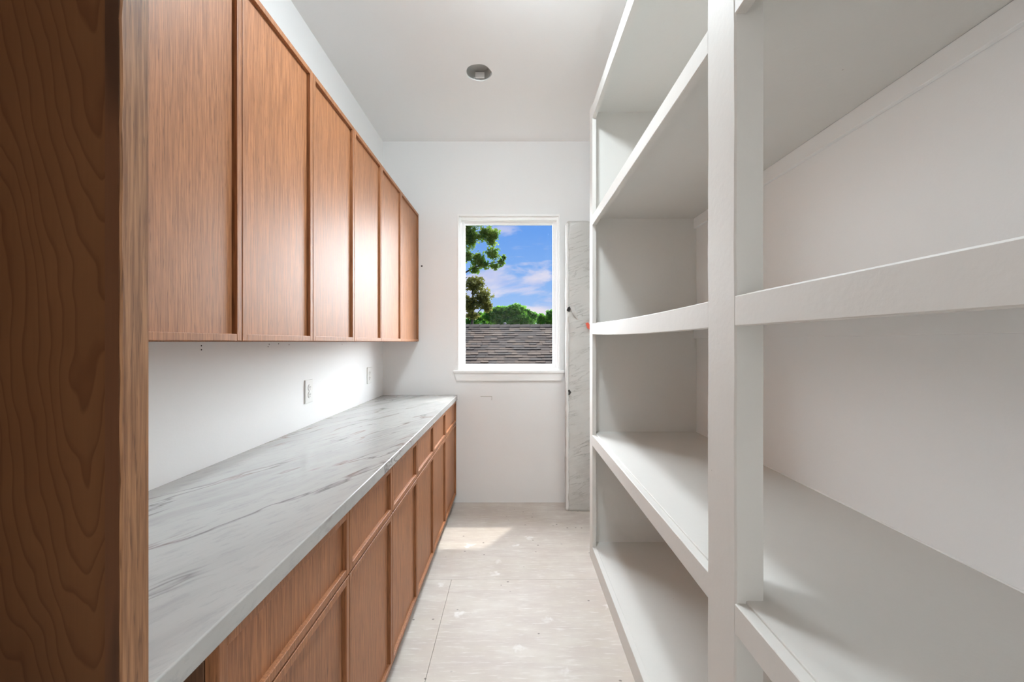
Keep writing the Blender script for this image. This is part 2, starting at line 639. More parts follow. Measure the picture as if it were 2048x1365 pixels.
finish('window_casing', frame_ring(WX0 - 0.004, WX1 + 0.004, WZ0, WZ1 + 0.004, 0.014, YB - 0.012, YB + 0.03), M['trim'], win)
finish('window_jamb', frame_ring(WX0 + 0.008, WX1 - 0.008, WZ0 + 0.002, WZ1 - 0.008, 0.018, YB + 0.012, YB + T, wt_=0.030), M['trim'], win)
sash = finish('window_sash', frame_ring(WX0 + 0.022, WX1 - 0.022, WZ0 + 0.018, WZ1 - 0.034, 0.030, YB + 0.055, YB + 0.105, wt_=0.024, wb_=0.028), M['trim'], win)
finish('glazing_bead', frame_ring(WX0 + 0.048, WX1 - 0.048, WZ0 + 0.042, WZ1 - 0.054, 0.008, YB + 0.062, YB + 0.082), M['trim'], sash)
finish('window_pane', boxes((WX0 + 0.046, WX1 - 0.046, YB + 0.078, YB + 0.082, WZ0 + 0.04, WZ1 - 0.052)), M['glass'], win)
# stool and apron with raked ends
finish('window_sill', boxes((-0.507, 0.428, YB - 0.034, YB + 0.06, 1.098, 1.120), bevel=0.004), M['trim'], win)
bm = bmesh.new()
pr = [(-0.500, 1.098), (0.421, 1.098), (0.398, 1.030), (-0.477, 1.030)]
fr = [bm.verts.new((x, YB - 0.020, z)) for x, z in pr]
bk = [bm.verts.new((x, YB, z)) for x, z in pr]
bm.faces.new(fr); bm.faces.new(bk[::-1])
for i in range(4):
    bm.faces.new((fr[i], fr[(i + 1) % 4], bk[(i + 1) % 4], bk[i]))
bmesh.ops.bevel(bm, geom=list(bm.edges), offset=0.003, segments=2, affect='EDGES')
finish('window_apron', bm, M['trim'], win)

# ------------------------------------------------------------------ cabinet joinery
YS = [0.655, 1.180, 1.597, 2.013, 2.430, 2.855, 3.376]
FRW = 0.020
REC = 0.012


def shaker(name, parent, xf, y0, y1, z0, z1, th=0.024, gap=0.0015):
    """slim framed door: frame ring in front, recessed centre panel"""
    y0 += gap; y1 -= gap
    fr_ = boxes((xf - th, xf, y0, y0 + FRW, z0, z1), (xf - th, xf, y1 - FRW, y1, z0, z1),
                (xf - th, xf, y0 + FRW, y1 - FRW, z0, z0 + FRW), (xf - th, xf, y0 + FRW, y1 - FRW, z1 - FRW, z1), bevel=0.0016, seg=2)
    d = finish(name, fr_, M['oak'], parent)
    rv = 0.006                                   # narrow shadow reveal round the panel
    finish(name + '_panel', boxes((xf - th + 0.0045, xf - REC, y0 + FRW + rv, y1 - FRW - rv, z0 + FRW - 0.003, z1 - FRW + 0.003)), M['oak'], d)
    finish(name + '_backing', boxes((xf - th + 0.0005, xf - th + 0.004, y0 + 0.004, y1 - 0.004, z0 + 0.004, z1 - 0.004)), M['gap'], d)  # dark sheet behind the panel, paints shade into the reveal
    return d


ZU0, ZU1 = EYE + 0.0005, 2.438
XU = -0.800
units = [(0, 1), (1, 3), (3, 5), (5, 6)]
wall_lab = ['single-door brown oak wall cabinet nearest the viewer, behind the dark wood panel',
            'double-door brown oak wall cabinet, second along from the dark wood panel',
            'double-door brown oak wall cabinet, third along from the dark wood panel',
            'single-door brown oak wall cabinet against the window wall']
for (a, b_), lab in zip(units, wall_lab):
    y0, y1 = YS[a], YS[b_]
    t_ = thing('wall_cabinet', lab, 'cabinet', (XL, (y0 + y1) / 2, ZU0), 'oak wall cabinets over the countertop')
    finish('carcass', boxes((XL + 0.001, XU - 0.025, y0 + 0.0005, y1 - 0.0005, ZU0, ZU1), bevel=0.001, seg=1), M['carcass'], t_)
    finish('cabinet_bottom', boxes((XL + 0.001, XU - 0.0245, y0 + 0.001, y1 - 0.001, ZU0 - 0.0004, ZU0 + 0.004)), M['oak'], t_)
    for k in range(a, b_):
        shaker('door', t_, XU, YS[k], YS[k + 1], ZU0 + 0.002, ZU1 - 0.002)
tag(finish('filler_strip', boxes((XL + 0.001, XU - 0.012, YS[-1] + 0.0008, YB - 0.0005, ZU0, ZU1)), M['gap'], None, (XL, YB, ZU0)),
    'thin dark filler strip between last wall cabinet and window wall', 'filler strip')

# base run
ZCT, CTH = 0.910, 0.040
XBF = -0.483
ZB0, ZDR = 0.070, 0.676
base_lab = ['single-drawer brown oak base cabinet nearest the viewer',
            'two-drawer brown oak base cabinet, second along from the viewer',
            'two-drawer brown oak base cabinet, third along from the viewer',
            'single-drawer brown oak base cabinet against the window wall']
for (a, b_), lab in zip(units, base_lab):
    y0, y1 = YS[a], YS[b_]
    t_ = thing('base_cabinet', lab, 'cabinet', (XL, (y0 + y1) / 2, 0), 'oak base cabinets under the countertop')
    finish('carcass', boxes((XL + 0.001, XBF - 0.025, y0 + 0.0005, y1 - 0.0005, ZB0 + 0.005, ZCT - CTH - 0.0005), bevel=0.001, seg=1), M['carcass'], t_)
    finish('toe_kick', boxes((XL + 0.001, XBF - 0.075, y0 + 0.0005, y1 - 0.0005, 0.0005, ZB0 + 0.004)), M['carcass'], t_)
    for k in range(a, b_):
        shaker('drawer', t_, XBF, YS[k], YS[k + 1], ZDR + 0.003, ZCT - CTH - 0.005)
        shaker('door', t_, XBF, YS[k], YS[k + 1], ZB0, ZDR - 0.003)

# worktop
ct = tag(finish('countertop', boxes((XL + 0.001, -0.4736, -0.5, YB - 0.001, ZCT - CTH, ZCT), bevel=0.003, seg=3), M['marble'], None, (-0.8, 1.5, ZCT)),
         'long pale grey veined stone countertop over the base cabinets', 'countertop')

# open tall cabinet standing on the worktop at the near end
tc = thing('tall_cabinet', 'dark wood open tall cabinet side at the left edge', 'cabinet', (-0.79, 0.1, ZCT))
TZ0, TZ1 = ZCT + 0.0005, 2.438
finish('side_panel', boxes((XL + 0.002, -0.4926, 0.485, 0.503, TZ0, TZ1)), M['veneer'], tc)
# face-frame stile with a slightly uneven hand-finished edge
bm = bmesh.new()
nz = 60
random.seed(4)
for i in range(nz + 1):
    z = TZ0 + (TZ1 - TZ0) * i / nz
    j = 0.0007 * math.sin(i * 1.3) + random.uniform(-0.0005, 0.0005)
    k = random.uniform(-0.0003, 0.0003)
    pts = [(-0.4926, 0.4832), (-0.4752 + k, 0.4832 + j), (-0.4738 + k, 0.4850 + j), (-0.4736, 0.519), (-0.4750, 0.5205), (-0.4926, 0.5205)]
    ring = [bm.verts.new((x, y, z)) for x, y in pts]
    if i:
        for q in range(6):
            bm.faces.new((prev[q], prev[(q + 1) % 6], ring[(q + 1) % 6], ring[q]))
    else:
        bm.faces.new(ring[::-1])
    prev = ring
bm.faces.new(prev)
st = finish('stile', bm, M['oak_edge'], tc)
st['label'] = 'lighter oak face-frame edge'
finish('stile_inner_face', boxes((-0.4926, -0.4760, 0.4822, 0.4834, TZ0, TZ1)), M['stile_back'], st)
finish('back_panel', boxes((XL + 0.002, XL + 0.014, -0.480, 0.485, TZ0, TZ1)), M['veneer'], tc)
finish('side_panel', boxes((XL + 0.002, -0.4926, -0.498, -0.480, TZ0, TZ1)), M['veneer'], tc)
finish('stile', boxes((-0.4926, -0.4736, -0.498, -0.460, TZ0, TZ1), bevel=0.002), M['oak_edge'], tc)
finish('cabinet_top', boxes((XL + 0.002, -0.4736, -0.48, 0.485, TZ1 - 0.02, TZ1)), M['veneer'], tc)
finish('support_panel', boxes((XL + 0.001, -0.50, -0.498, -0.478, 0.0005, ZCT - CTH - 0.0005)), M['carcass'], ct).name = 'support_panel'


# ------------------------------------------------------------------ outlets on the left wall
def outlet(y, z, label):
    t_ = thing('wall_outlet', label, 'outlet', (XL, y, z), 'duplex outlets over the countertop')
    finish('cover_plate', boxes((XL, XL + 0.007, y - 0.040, y + 0.040, z - 0.062, z + 0.062), bevel=0.0028, seg=3), M['plastic'], t_)
    for s in (-1, 1):
        bm, rings = lathe([(0.0168, 0.0), (0.0168, 0.0085), (0.0155, 0.0102), (0.0005, 0.0102)], 24, (XL, y, z + s * 0.0195), 'X')
        r_ = finish('receptacle', bm, M['plastic'], t_, smooth=False)
        for dy, hh in ((-0.0063, 0.0045), (0.0063, 0.0036)):
            finish('slot', boxes((XL + 0.0098, XL + 0.0106, y + dy - 0.0011, y + dy + 0.0011, z + s * 0.0195 - hh + 0.003, z + s * 0.0195 + hh + 0.003)), M['slot'], r_)
        bm, rings = lathe([(0.0024, 0.0098), (0.0024, 0.0106), (0.0002, 0.0106)], 10, (XL, y, z + s * 0.0195 - 0.0075), 'X')
        finish('ground_hole', bm, M['slot'], r_)
    bm, rings = lathe([(0.003, 0.006), (0.003, 0.0082), (0.0003, 0.0086)], 12, (XL, y, z), 'X')
    finish('screw', bm, M['plastic'], t_)


outlet(2.150, 1.094, 'white duplex outlet nearer the viewer, halfway along the left wall')
outlet(3.050, 1.104, 'white duplex outlet close to the window wall corner')

# screw holes and scuffs left in the paint
for (x, y) in ((402.5, 692), (402.5, 700), (538, 689), (536, 694), (557, 688), (578, 690), (684, 689)):
    d = 1.104 * 800 / (1027 - x)
    z = EYE - (y - 684) * d / 800
    bm, rings = lathe([(0.0028, 0.0006), (0.0002, 0.0007)], 8, (XL, d, z), 'X')
    finish('screw_hole', bm, M['hole'], wl)
bm, rings = lathe([(0.0028, 0.0006), (0.0002, 0.0007)], 8, (-0.795, YB - 0.0012, 1.36 + 0.66), 'X')
for v in bm.verts:
    v.co.y, v.co.x = YB - 0.0006, v.co.x + (v.co.y - (YB - 0.0012))
bm.free()
for (x0, x1, y0, y1) in ((842, 845, 531, 534), (961, 984, 793, 794), (983, 984, 793, 801)):
    finish('scuff_mark', boxes(((x0 - 1027) / 236.5, (x1 - 1027) / 236.5, YB - 0.0006, YB + 0.001,
                               EYE - (y1 - 684) / 236.5, EYE - (y0 - 684) / 236.5)), M['hole'] if x0 == 842 else simple('faint_scuff', (0.58, 0.56, 0.53)), wb)

# ------------------------------------------------------------------ recessed can in the ceiling cut-out
cn_ = thing('recessed_can', 'empty grey metal recessed light can in the ceiling hole', 'light fixture', (HX, HY, ZC))
bm, rings = lathe([(0.0745, 0.008), (0.0745, 0.055), (0.070, 0.060), (0.0005, 0.060)], 40, (HX - 0.003, HY + 0.003, ZC))
finish('can_housing', bm, M['can'], cn_, smooth=False)
bm, rings = lathe([(0.0745, 0.006), (0.0775, 0.006), (0.0775, 0.012), (0.0745, 0.012)], 40, (HX - 0.003, HY + 0.003, ZC))
finish('can_rim', bm, M['metal'], cn_)
finish('mounting_clip', boxes((HX - 0.03, HX + 0.03, HY + 0.064, HY + 0.071, ZC + 0.012, ZC + 0.05), bevel=0.002), M['trim'], cn_)

# added dome lamp over the aisle, unseen above the frame, brightens the room
BX, BY = 0.02, 1.50
pb = thing('added_dome_light', 'added round opal dome light over the aisle, unseen above the frame', 'light fixture', (BX, BY, ZC))
finish('base_ring', lathe([(0.0005, 0.0), (0.145, 0.0), (0.145, -0.018), (0.13, -0.020), (0.0005, -0.020)], 40, (BX, BY, ZC))[0], M['plastic'], pb)
mb_, tb_, bb_ = new_mat('added_dome_glow')
bb_.inputs['Base Color'].default_value = (0.9, 0.9, 0.88, 1)
bb_.inputs['Emission Color'].default_value = (0.84, 0.94, 1.0, 1)
bb_.inputs['Emission Strength'].default_value = DOME_GLOW
finish('opal_dome', lathe([(0.130, -0.0205)] + [(0.130 * math.cos(i * math.pi / 10), -0.0205 - 0.058 * math.sin(i * math.pi / 10)) for i in range(1, 5)] + [(0.0005, -0.0785)], 24, (BX, BY, ZC))[0], mb_, pb, smooth=True)

# ------------------------------------------------------------------ open shelving along the right wall
XS = 0.485
LT = 0.024                      # lip / face-frame thickness
YE0, YE1 = 2.462, 2.544         # far stile
YP0, YP1 = 0.876, 0.997         # intermediate post
YN0 = -0.60                     # near end
su = thing('shelving_unit', 'tall grey-white painted open shelving along the right wall', 'shelving', (0.82, 0.95, 0))
finish('end_panel', boxes((XS + LT, XR - 0.001, 2.526, YE1, 0.0005, 2.83)), M['shelf'], su)
finish('end_stile', boxes((XS, XS + LT, YE0, YE1, 0.0005, 2.83), bevel=0.0012, seg=2), M['shelf'], su)
# post with slightly irregular painted faces
bm = bmesh.new()
for i in range(41):
    z = 0.0005 + 2.83 * i / 40
    k = 0.0012 * math.sin(i * 0.9) + 0.0008 * math.sin(i * 2.3 + 1)
    pts = [(XS, YP0 + 0.004 + k), (XS + 0.004, YP0 + k), (0.547, YP0 + k * 0.4), (0.547, YP1), (XS, YP1 + k)]
    ring = [bm.verts.new((x, y, z)) for x, y in pts]
    if i:
        for q in range(5):
            bm.faces.new((prev[q], prev[(q + 1) % 5], ring[(q + 1) % 5], ring[q]))
    else:
        bm.faces.new(ring[::-1])
    prev = ring
bm.faces.new(prev)
finish('post', bm, M['shelf'], su)
finish('end_stile', boxes((XS, XS + LT, YN0 - 0.02, YN0 + 0.06, 0.0005, 2.83), bevel=0.0012, seg=2), M['shelf'], su)
finish('end_panel', boxes((XS + LT, XR - 0.001, YN0 - 0.02, YN0, 0.0005, 2.83)), M['shelf'], su)


def curved_bar(x0, x1, y0, y1, zt, zb, n=14, bev=0.0018):
    """bar along Y whose top/bottom heights are functions of t (0 at y0 .. 1 at y1)"""
    bm = bmesh.new()
    prev = None
    for i in range(n + 1):
        tt = i / n
        y = y0 + (y1 - y0) * tt
        a, b_ = zb(tt), zt(tt)
        e = bev
        pts = [(x0, a + e), (x0, b_ - e), (x0 + e, b_), (x1, b_), (x1, a), (x0 + e, a)]
        ring = [bm.verts.new((x, y, z)) for x, z in pts]
        if prev:
            for q in range(6):
                bm.faces.new((prev[q], prev[(q + 1) % 6], ring[(q + 1) % 6], ring[q]))
        else:
            bm.faces.new(ring[::-1])
        prev = ring
    bm.faces.new(prev)
    return bm


# (front lip top at far end, at post, sag) ; board follows the lip
def lvl(zf, zn, sag):
    return lambda tt: zn + (zf - zn) * tt - sag * 4 * tt * (1 - tt)


BT = 0.016
far = [(0.094, 0.094, 0.0, 0.094), (0.786, 0.786, 0.0, 0.066), (1.472, 1.460, 0.008, 0.066), (2.139, 2.139, 0.0, 0.060), (2.815, 2.815, 0.0, 0.076)]
near = [(0.094, 0.094, 0.0, 0.094), (0.786, 0.786, 0.0, 0.066), (1.4605, 1.459, 0.0, 0.066), (2.139, 2.139, 0.0, 0.060), (2.815, 2.815, 0.0, 0.076)]
Y0B, Y1B = YN0, 2.526           # boards run the whole length, behind the post
for idx in range(5):
    zf, zn, sag, lh = far[idx]
    nf, nn_, nsag, nlh = near[idx]
    ff, fn = lvl(zf, zn, sag), lvl(nf, nn_, nsag)

    def hy(y):
        if y >= YP1:
            return ff(min(1, (y - YP1) / (YE0 - YP1)))
        if y <= YP0:
            return fn((y - (YN0 + 0.06)) / (YP0 - YN0 - 0.06))
        q = (y - YP0) / (YP1 - YP0)
        return fn(1.0) * (1 - q) + ff(0.0) * q

    up = (0.0, 0.006, 0.006, 0.015, 0.012)[idx]
    bd = finish('shelf_board', curved_bar(XS + LT, XR - 0.001, Y0B, Y1B, lambda t: hy(Y0B + (Y1B - Y0B) * t) + up,
                                          lambda t: hy(Y0B + (Y1B - Y0B) * t) + up - BT, n=44), M['shelf'], su)
    nm = 'kick_board' if idx == 0 else 'shelf_lip'
    for f_, ya, yb, hh in ((ff, YP1, YE0, lh), (fn, YN0 + 0.06, YP0, nlh)):
        lip_b = (lambda t: 0.0008) if idx == 0 else (lambda t: f_(t) - hh)
        finish(nm, curved_bar(XS, XS + LT, ya, yb, f_, lip_b), M['shelf'], bd)
    if idx == 1:
        zz = hy(1.5) + up
        finish('caulk_bead', boxes((XR - 0.006, XR - 0.0005, Y0B + 0.001, Y1B - 0.001, zz - 0.001, zz + 0.004), bevel=0.0018), M['trim'], bd)
    if idx >= 1:
        zc = min(zf, zn) - sag - BT + up - 0.001
        finish('wall_cleat', boxes((XR - 0.019, XR - 0.001, Y0B + 0.001, Y1B - 0.001, zc - 0.062, zc), bevel=0.0015), M['wall'], bd)

# ------------------------------------------------------------------ wrapped board leaning in the corner
wp = thing('wrapped_board', 'tall board wrapped in cloudy plastic standing in the corner beside the window', 'wrapped board', (0.66, 3.27, 0))
bm = bmesh.new()
prev = None
NZ = 120
x0, x1, y0, y1 = 0.428, 0.92, 3.205, 3.345
for i in range(NZ + 1):
    z = 0.001 + 2.325 * i / NZ
    prof = []
    r = 0.028
    for (cx, cy, a0) in ((x0 + r, y0 + r, 180), (x1 - r, y0 + r, 270), (x1 - r, y1 - r, 0), (x0 + r, y1 - r, 90)):
        for k in range(6):
            a = math.radians(a0 + 18 * k)
            prof.append((cx + r * math.cos(a), cy + r * math.sin(a)))
        if a0 == 180:
            for k in range(1, 14):
                prof.append((x0 + r + (x1 - x0 - 2 * r) * k / 14, y0))
    ring = []
    for (x, y) in prof:
        q = Vector((x * 9, y * 9, z * 5 + x * 4))
        nn = mnoise.noise(q) * 0.013 + mnoise.noise(q * 2.7) * 0.006
        edge = 1.0
        if i > NZ - 3 or i < 3:
            edge = 0.985
        cxm, cym = (x0 + x1) / 2, (y0 + y1) / 2
        top = 0.03 * mnoise.noise(Vector((x * 14, 3.1, 0.2))) if i == NZ else 0
        ring.append(bm.verts.new((cxm + (x - cxm) * edge + (0.5 * nn if x < x0 + 0.03 else 0), cym + (y - cym) * edge + nn, z + top)))
    if prev:
        n_ = len(ring)
        for q in range(n_):
            bm.faces.new((prev[q], prev[(q + 1) % n_], ring[(q + 1) % n_], ring[q]))
    else:
        bm.faces.new(ring[::-1])
    prev = ring
bm.faces.new(prev)
finish('wrapped_core', bm, M['wrap'], wp, smooth=True)
# rolled seam down the left edge
bm = bmesh.new()
prev = None
for i in range(NZ + 1):
    z = 0.01 + 2.30 * i / NZ
    cx = 0.432 + 0.004 * mnoise.noise(Vector((0, 0, z * 6))) + 0.002 * mnoise.noise(Vector((4, 0, z * 25)))
    rr = 0.012 + 0.004 * mnoise.noise(Vector((9, 0, z * 14)))
    ring = [bm.verts.new((cx + rr * math.cos(a * math.pi / 4), 3.212 + rr * math.sin(a * math.pi / 4), z)) for a in range(8)]
    if prev:
        for q in range(8):
            bm.faces.new((prev[q], prev[(q + 1) % 8], ring[(q + 1) % 8], ring[q]))
    else:
        bm.faces.new(ring[::-1])
    prev = ring
bm.faces.new(prev)
finish('rolled_seam', bm, M['flap'], wp, smooth=True)


def prism(pts, y0, y1, d):
    bm = bmesh.new()
    A = []
    B = []
    for (x, y) in pts:
        X, Z = wpx(x, y, d)
        A.append(bm.verts.new((X, y0, Z)))
        B.append(bm.verts.new((X, y1, Z)))
    bm.faces.new(A)
    bm.faces.new(B[::-1])
    for i in range(len(A)):
        j = (i + 1) % len(A)
        bm.faces.new((A[i], A[j], B[j], B[i]))
    return bm


def wpx(x, y, d=3.19):
    return ((x - 1027) * d / 800, EYE - (y - 684) * d / 800)


# torn plastic flap, dark tears, red tag
bm = bmesh.new()
left = [(1139, 612), (1141, 618), (1144, 626), (1149, 633), (1155, 640)]
right = [(1151, 609), (1149, 615), (1150, 622), (1153, 630), (1155.5, 640.5)]
va = []
for k, (a, b_) in enumerate(zip(left, right)):
    bow = 0.012 * math.sin(k / 4 * math.pi)
    xa, za = wpx(*a)
    xb, zb_ = wpx(*b_)
    va.append((bm.verts.new((xa, 3.190 - bow, za)), bm.verts.new((xb, 3.186 - bow * 1.6, zb_))))
for p, q in zip(va[:-1], va[1:]):
    bm.faces.new((p[0], p[1], q[1], q[0]))
bmesh.ops.solidify(bm, geom=list(bm.faces), thickness=0.0025)
finish('torn_flap', bm, M['flap'], wp)
for pts in ([(1133.5, 621), (1136, 615), (1140, 613), (1141.5, 618), (1139, 624), (1136, 623)],
            [(1136.5, 782), (1139, 780), (1142.5, 785), (1140, 790), (1137.5, 791), (1138, 786)]):
    finish('tear', prism(pts, 3.190, 3.204, 3.188), M['hole'], wp)
finish('red_tag', prism([(1171, 647), (1176, 645), (1182, 653), (1181, 661), (1175, 657)], 3.176, 3.180, 3.176), M['red'], wp)

# ------------------------------------------------------------------ outside: ground, neighbour's roof, trees
GZ = -3.2
m_, t_n, b_n = new_mat('grass_ground')
t_n.set(b_n, 'Base Color', t_n.mix(t_n.noise(wpos(t_n), 1.5, 4), (0.015, 0.03, 0.008), (0.03, 0.05, 0.015)))
b_n.inputs['Roughness'].default_value = 0.9
M['grass'] = m_
struct('ground', boxes((-60, 60, YB + T + 0.02, 110, GZ - 0.1, GZ)), M['grass'], 'lawn outside the window')

ROOF_COLS = [(0.062, 0.045, 0.035), (0.048, 0.037, 0.031), (0.075, 0.054, 0.040), (0.038, 0.031, 0.027)]
M['shingles'] = []
for i, c in enumerate(ROOF_COLS):
    m_, t_n, b_n = new_mat('asphalt_shingle_%d' % i)
    p_ = wpos(t_n)
    n_ = t_n.noise(p_, 60, 3)
    n2_ = t_n.noise(p_, 3, 3)
    cc = t_n.mix(n_, tuple(v * 0.7 for v in c), tuple(v * 1.3 for v in c))
    cc = t_n.mix(t_n.math('MULTIPLY', n2_, 0.4), cc, (0.055, 0.046, 0.04))
    t_n.set(b_n, 'Base Color', cc)
    b_n.inputs['Roughness'].default_value = 0.95
    b_n.inputs['Specular IOR Level'].default_value = 0.1
    M['shingles'].append(m_)
M['siding'] = simple('pale_siding', (0.12, 0.115, 0.10), 0.8)

RY, RZ = 12.0, EYE + 32 / 800 * 12.0
PITCH = math.radians(26.57)
ROWS, EXPO = 22, 0.143
RX0, RX1 = -7.0, 7.0
hs = thing('neighbour_house', 'low house with a brown-grey shingle roof outside the window', 'house', (0, RY, GZ))


def roofpt(x, s, n=0.0, back=False):
    """s metres down the slope from the ridge, n above the deck"""
    y = -s * math.cos(PITCH) - n * math.sin(PITCH)
    z = -s * math.sin(PITCH) + n * math.cos(PITCH)
    return (x, RY + (-y if back else y), RZ + z)


L = ROWS * EXPO
bm = bmesh.new()
for back in (False, True):
    q = [roofpt(RX0, 0, -0.01, back), roofpt(RX1, 0, -0.01, back), roofpt(RX1, L, -0.01, back), roofpt(RX0, L, -0.01, back)]
    q2 = [(a, b_, c - 0.05) for a, b_, c in q]
    f1 = [bm.verts.new(c) for c in q]
    f2 = [bm.verts.new(c) for c in q2]
    bm.faces.new(f1); bm.faces.new(f2)
    for i in range(4):
        bm.faces.new((f1[i], f1[(i + 1) % 4], f2[(i + 1) % 4], f2[i]))
roof = finish('roof', bm, M['shingles'][3], hs)
e_y = RY - L * math.cos(PITCH) + 0.3
finish('house_wall', boxes((RX0 + 0.3, RX1 - 0.3, e_y, 2 * RY - e_y, GZ, RZ - L * math.sin(PITCH) + 0.05)), M['siding'], hs)


def shingle_bm(bm, x0, x1, s0, s1, t0, t1):
    """wedge: upper end thin, butt end thick"""
    pts = [roofpt(x0, s0, 0.0), roofpt(x1, s0, 0.0), roofpt(x1, s1, 0.0), roofpt(x0, s1, 0.0),
           roofpt(x0, s0, t0), roofpt(x1, s0, t0), roofpt(x1, s1, t1), roofpt(x0, s1, t1)]
    v = [bm.verts.new(p) for p in pts]
    for f in ((0, 3, 2, 1), (4, 5, 6, 7), (0, 1, 5, 4), (1, 2, 6, 5), (2, 3, 7, 6), (3, 0, 4, 7)):
        bm.faces.new([v[i] for i in f])


random.seed(11)
rest = [bmesh.new() for _ in range(2)]
count = 0
for r_ in range(ROWS):
    x = RX0
    s0, s1 = r_ * EXPO - 0.02, (r_ + 1) * EXPO
    while x < RX1 - 0.05:
        wd = random.choice((0.16, 0.2, 0.25, 0.3, 0.36))
        xe = min(x + wd, RX1)
        thick = random.choice((0.016, 0.021, 0.030))
        ds = random.uniform(-0.012, 0.012)
        if xe > -1.85 and x < 1.55 and r_ < 18 and count < 300:
            bm = bmesh.new()
            shingle_bm(bm, x, xe - 0.006, s0, s1 + ds, 0.008, thick)
            finish('shingle', bm, random.choice(M['shingles']), roof)
            count += 1
        else:
            shingle_bm(rest[random.randint(0, 1)], x, xe - 0.006, s0, s1 + ds, 0.008, thick)
        x = xe
for k, bmr in enumerate(rest):
    o_ = finish('shingle_field', bmr, M['shingles'][k * 2], roof)
    o_['kind'] = 'stuff'
# ridge cap pieces
x = RX0
capb = bmesh.new()
while x < RX1:
    xe = x + 0.30
    tgt = bmesh.new() if (xe > -1.85 and x < 1.55) else capb
    z_up = random.uniform(0.03, 0.045)
    a = [roofpt(x, 0.15, 0.022), (x, RY, RZ + z_up), roofpt(x, 0.15, 0.022, True)]
    b2 = [roofpt(xe - 0.01, 0.15, 0.036), (xe - 0.01, RY, RZ + z_up + 0.016), roofpt(xe - 0.01, 0.15, 0.036, True)]
    va_ = [tgt.verts.new(p) for p in a]
    vb_ = [tgt.verts.new(p) for p in b2]
    va2 = [tgt.verts.new((p[0], p[1], p[2] - 0.02)) for p in a]
    vb2 = [tgt.verts.new((p[0], p[1], p[2] - 0.02)) for p in b2]
    for i in range(2):
        tgt.faces.new((va_[i], va_[i + 1], vb_[i + 1], vb_[i]))
        tgt.faces.new((va2[i], vb2[i], vb2[i + 1], va2[i + 1]))
    tgt.faces.new((va_[0], vb_[0], vb2[0], va2[0]))
    tgt.faces.new((va_[2], va2[2], vb2[2], vb_[2]))
    tgt.faces.new((va_[0], va2[0], va2[1], va2[2], va_[2], va_[1]))
    tgt.faces.new((vb_[0], vb_[1], vb_[2], vb2[2], vb2[1], vb2[0]))
    if tgt is not capb:
        finish('ridge_cap', tgt, M['shingles'][3], roof)
    x = xe
o_ = finish('ridge_cap_field', capb, M['shingles'][3], roof)
o_['kind'] = 'stuff'
# small vent pipe on the ridge
vx = (1010 - 1027) / 800 * 12.4
bm, rings = lathe([(0.03, -0.3), (0.03, 0.08), (0.042, 0.08), (0.042, 0.11), (0.0005, 0.12)], 12, (vx, 12.45, RZ))
finish('vent_pipe', bm, simple('vent_pipe_grey', (0.12, 0.12, 0.12), 0.7), roof)


def leaf_mat(name, a, b_, trans=0.35):
    m, t, bs = new_mat(name)
    rnd = t.noise(wpos(t), 3.0, 4, 0.6)
    c = t.mix(t.ramp(rnd, [(0.35, 0.0), (0.65, 1.0)]), a, b_)
    t.set(bs, 'Base Color', c)
    bs.inputs['Roughness'].default_value = 0.7
    bs.inputs['Specular IOR Level'].default_value = 0.2
    tl = t.node('ShaderNodeBsdfTranslucent')
    t.set(tl, 'Color', c)
    mx_ = t.node('ShaderNodeMixShader', {0: trans, 1: bs.outputs[0], 2: tl.outputs[0]})
    t.l.new(mx_.outputs[0], t.n['Material Output'].inputs['Surface'])
    return m


M['leaf'] = leaf_mat('broad_leaves', (0.055, 0.135, 0.018), (0.19, 0.26, 0.035))
M['leaf_olive'] = leaf_mat('olive_leaves', (0.07, 0.085, 0.02), (0.19, 0.18, 0.035))
M['leaf_far'] = leaf_mat('distant_leaves', (0.04, 0.15, 0.02), (0.16, 0.33, 0.035))
M['bark'] = simple('grey_bark', (0.045, 0.036, 0.028), 0.9)


def leaves(clumps, size, seed, hollow=0.55):
    """leaf cards as small bent diamonds scattered through ellipsoidal clumps"""
    rng = np.random.default_rng(seed)
    V, F = [], []
    for (c, rad, n) in clumps:
        d = rng.normal(size=(n, 3))
        d /= np.linalg.norm(d, axis=1)[:, None]
        rr = hollow + (1 - hollow) * rng.random(n) ** 0.7
        lump = 0.78 + 0.3 * np.sin(d[:, 0] * 5 + c[0] * 3) * np.sin(d[:, 2] * 6 + c[2] * 2) + 0.12 * np.sin(d[:, 1] * 9)
        pos = np.array(c) + d * rr[:, None] * lump[:, None] * np.array(rad)
        u = rng.normal(size=(n, 3)); u /= np.linalg.norm(u, axis=1)[:, None]
        v = rng.normal(size=(n, 3)); v -= (v * u).sum(1)[:, None] * u
        v /= np.linalg.norm(v, axis=1)[:, None]
        nn = np.cross(u, v)
        s = size * (0.6 + 0.8 * rng.random(n))[:, None]
        base = len(V) * 4
        q = np.stack([pos - u * s, pos - v * s * 0.55 + nn * s * 0.2, pos + u * s, pos + v * s * 0.55 + nn * s * 0.2], axis=1)
        V.append(q.reshape(-1, 3))
    V = np.concatenate(V)
    nf = len(V) // 4
    F = np.arange(nf * 4).reshape(nf, 4)
    return V, F


def leaf_object(name, V, F, mat, parent):
    me = bpy.data.meshes.new(name)
    V = V - np.array(parent.location)
    nf = len(F)
    me.vertices.add(len(V)); me.vertices.foreach_set('co', V.astype(np.float32).ravel())
    me.loops.add(nf * 4); me.loops.foreach_set('vertex_index', F.astype(np.int32).ravel())
    me.polygons.add(nf)
    me.polygons.foreach_set('loop_start', (np.arange(nf) * 4).astype(np.int32))
    me.update(calc_edges=True)
    me.validate()
    me.materials.append(mat)
    o = bpy.data.objects.new(name, me)
    COL.objects.link(o)
    o.parent = parent
    o['kind'] = 'stuff'
    return o


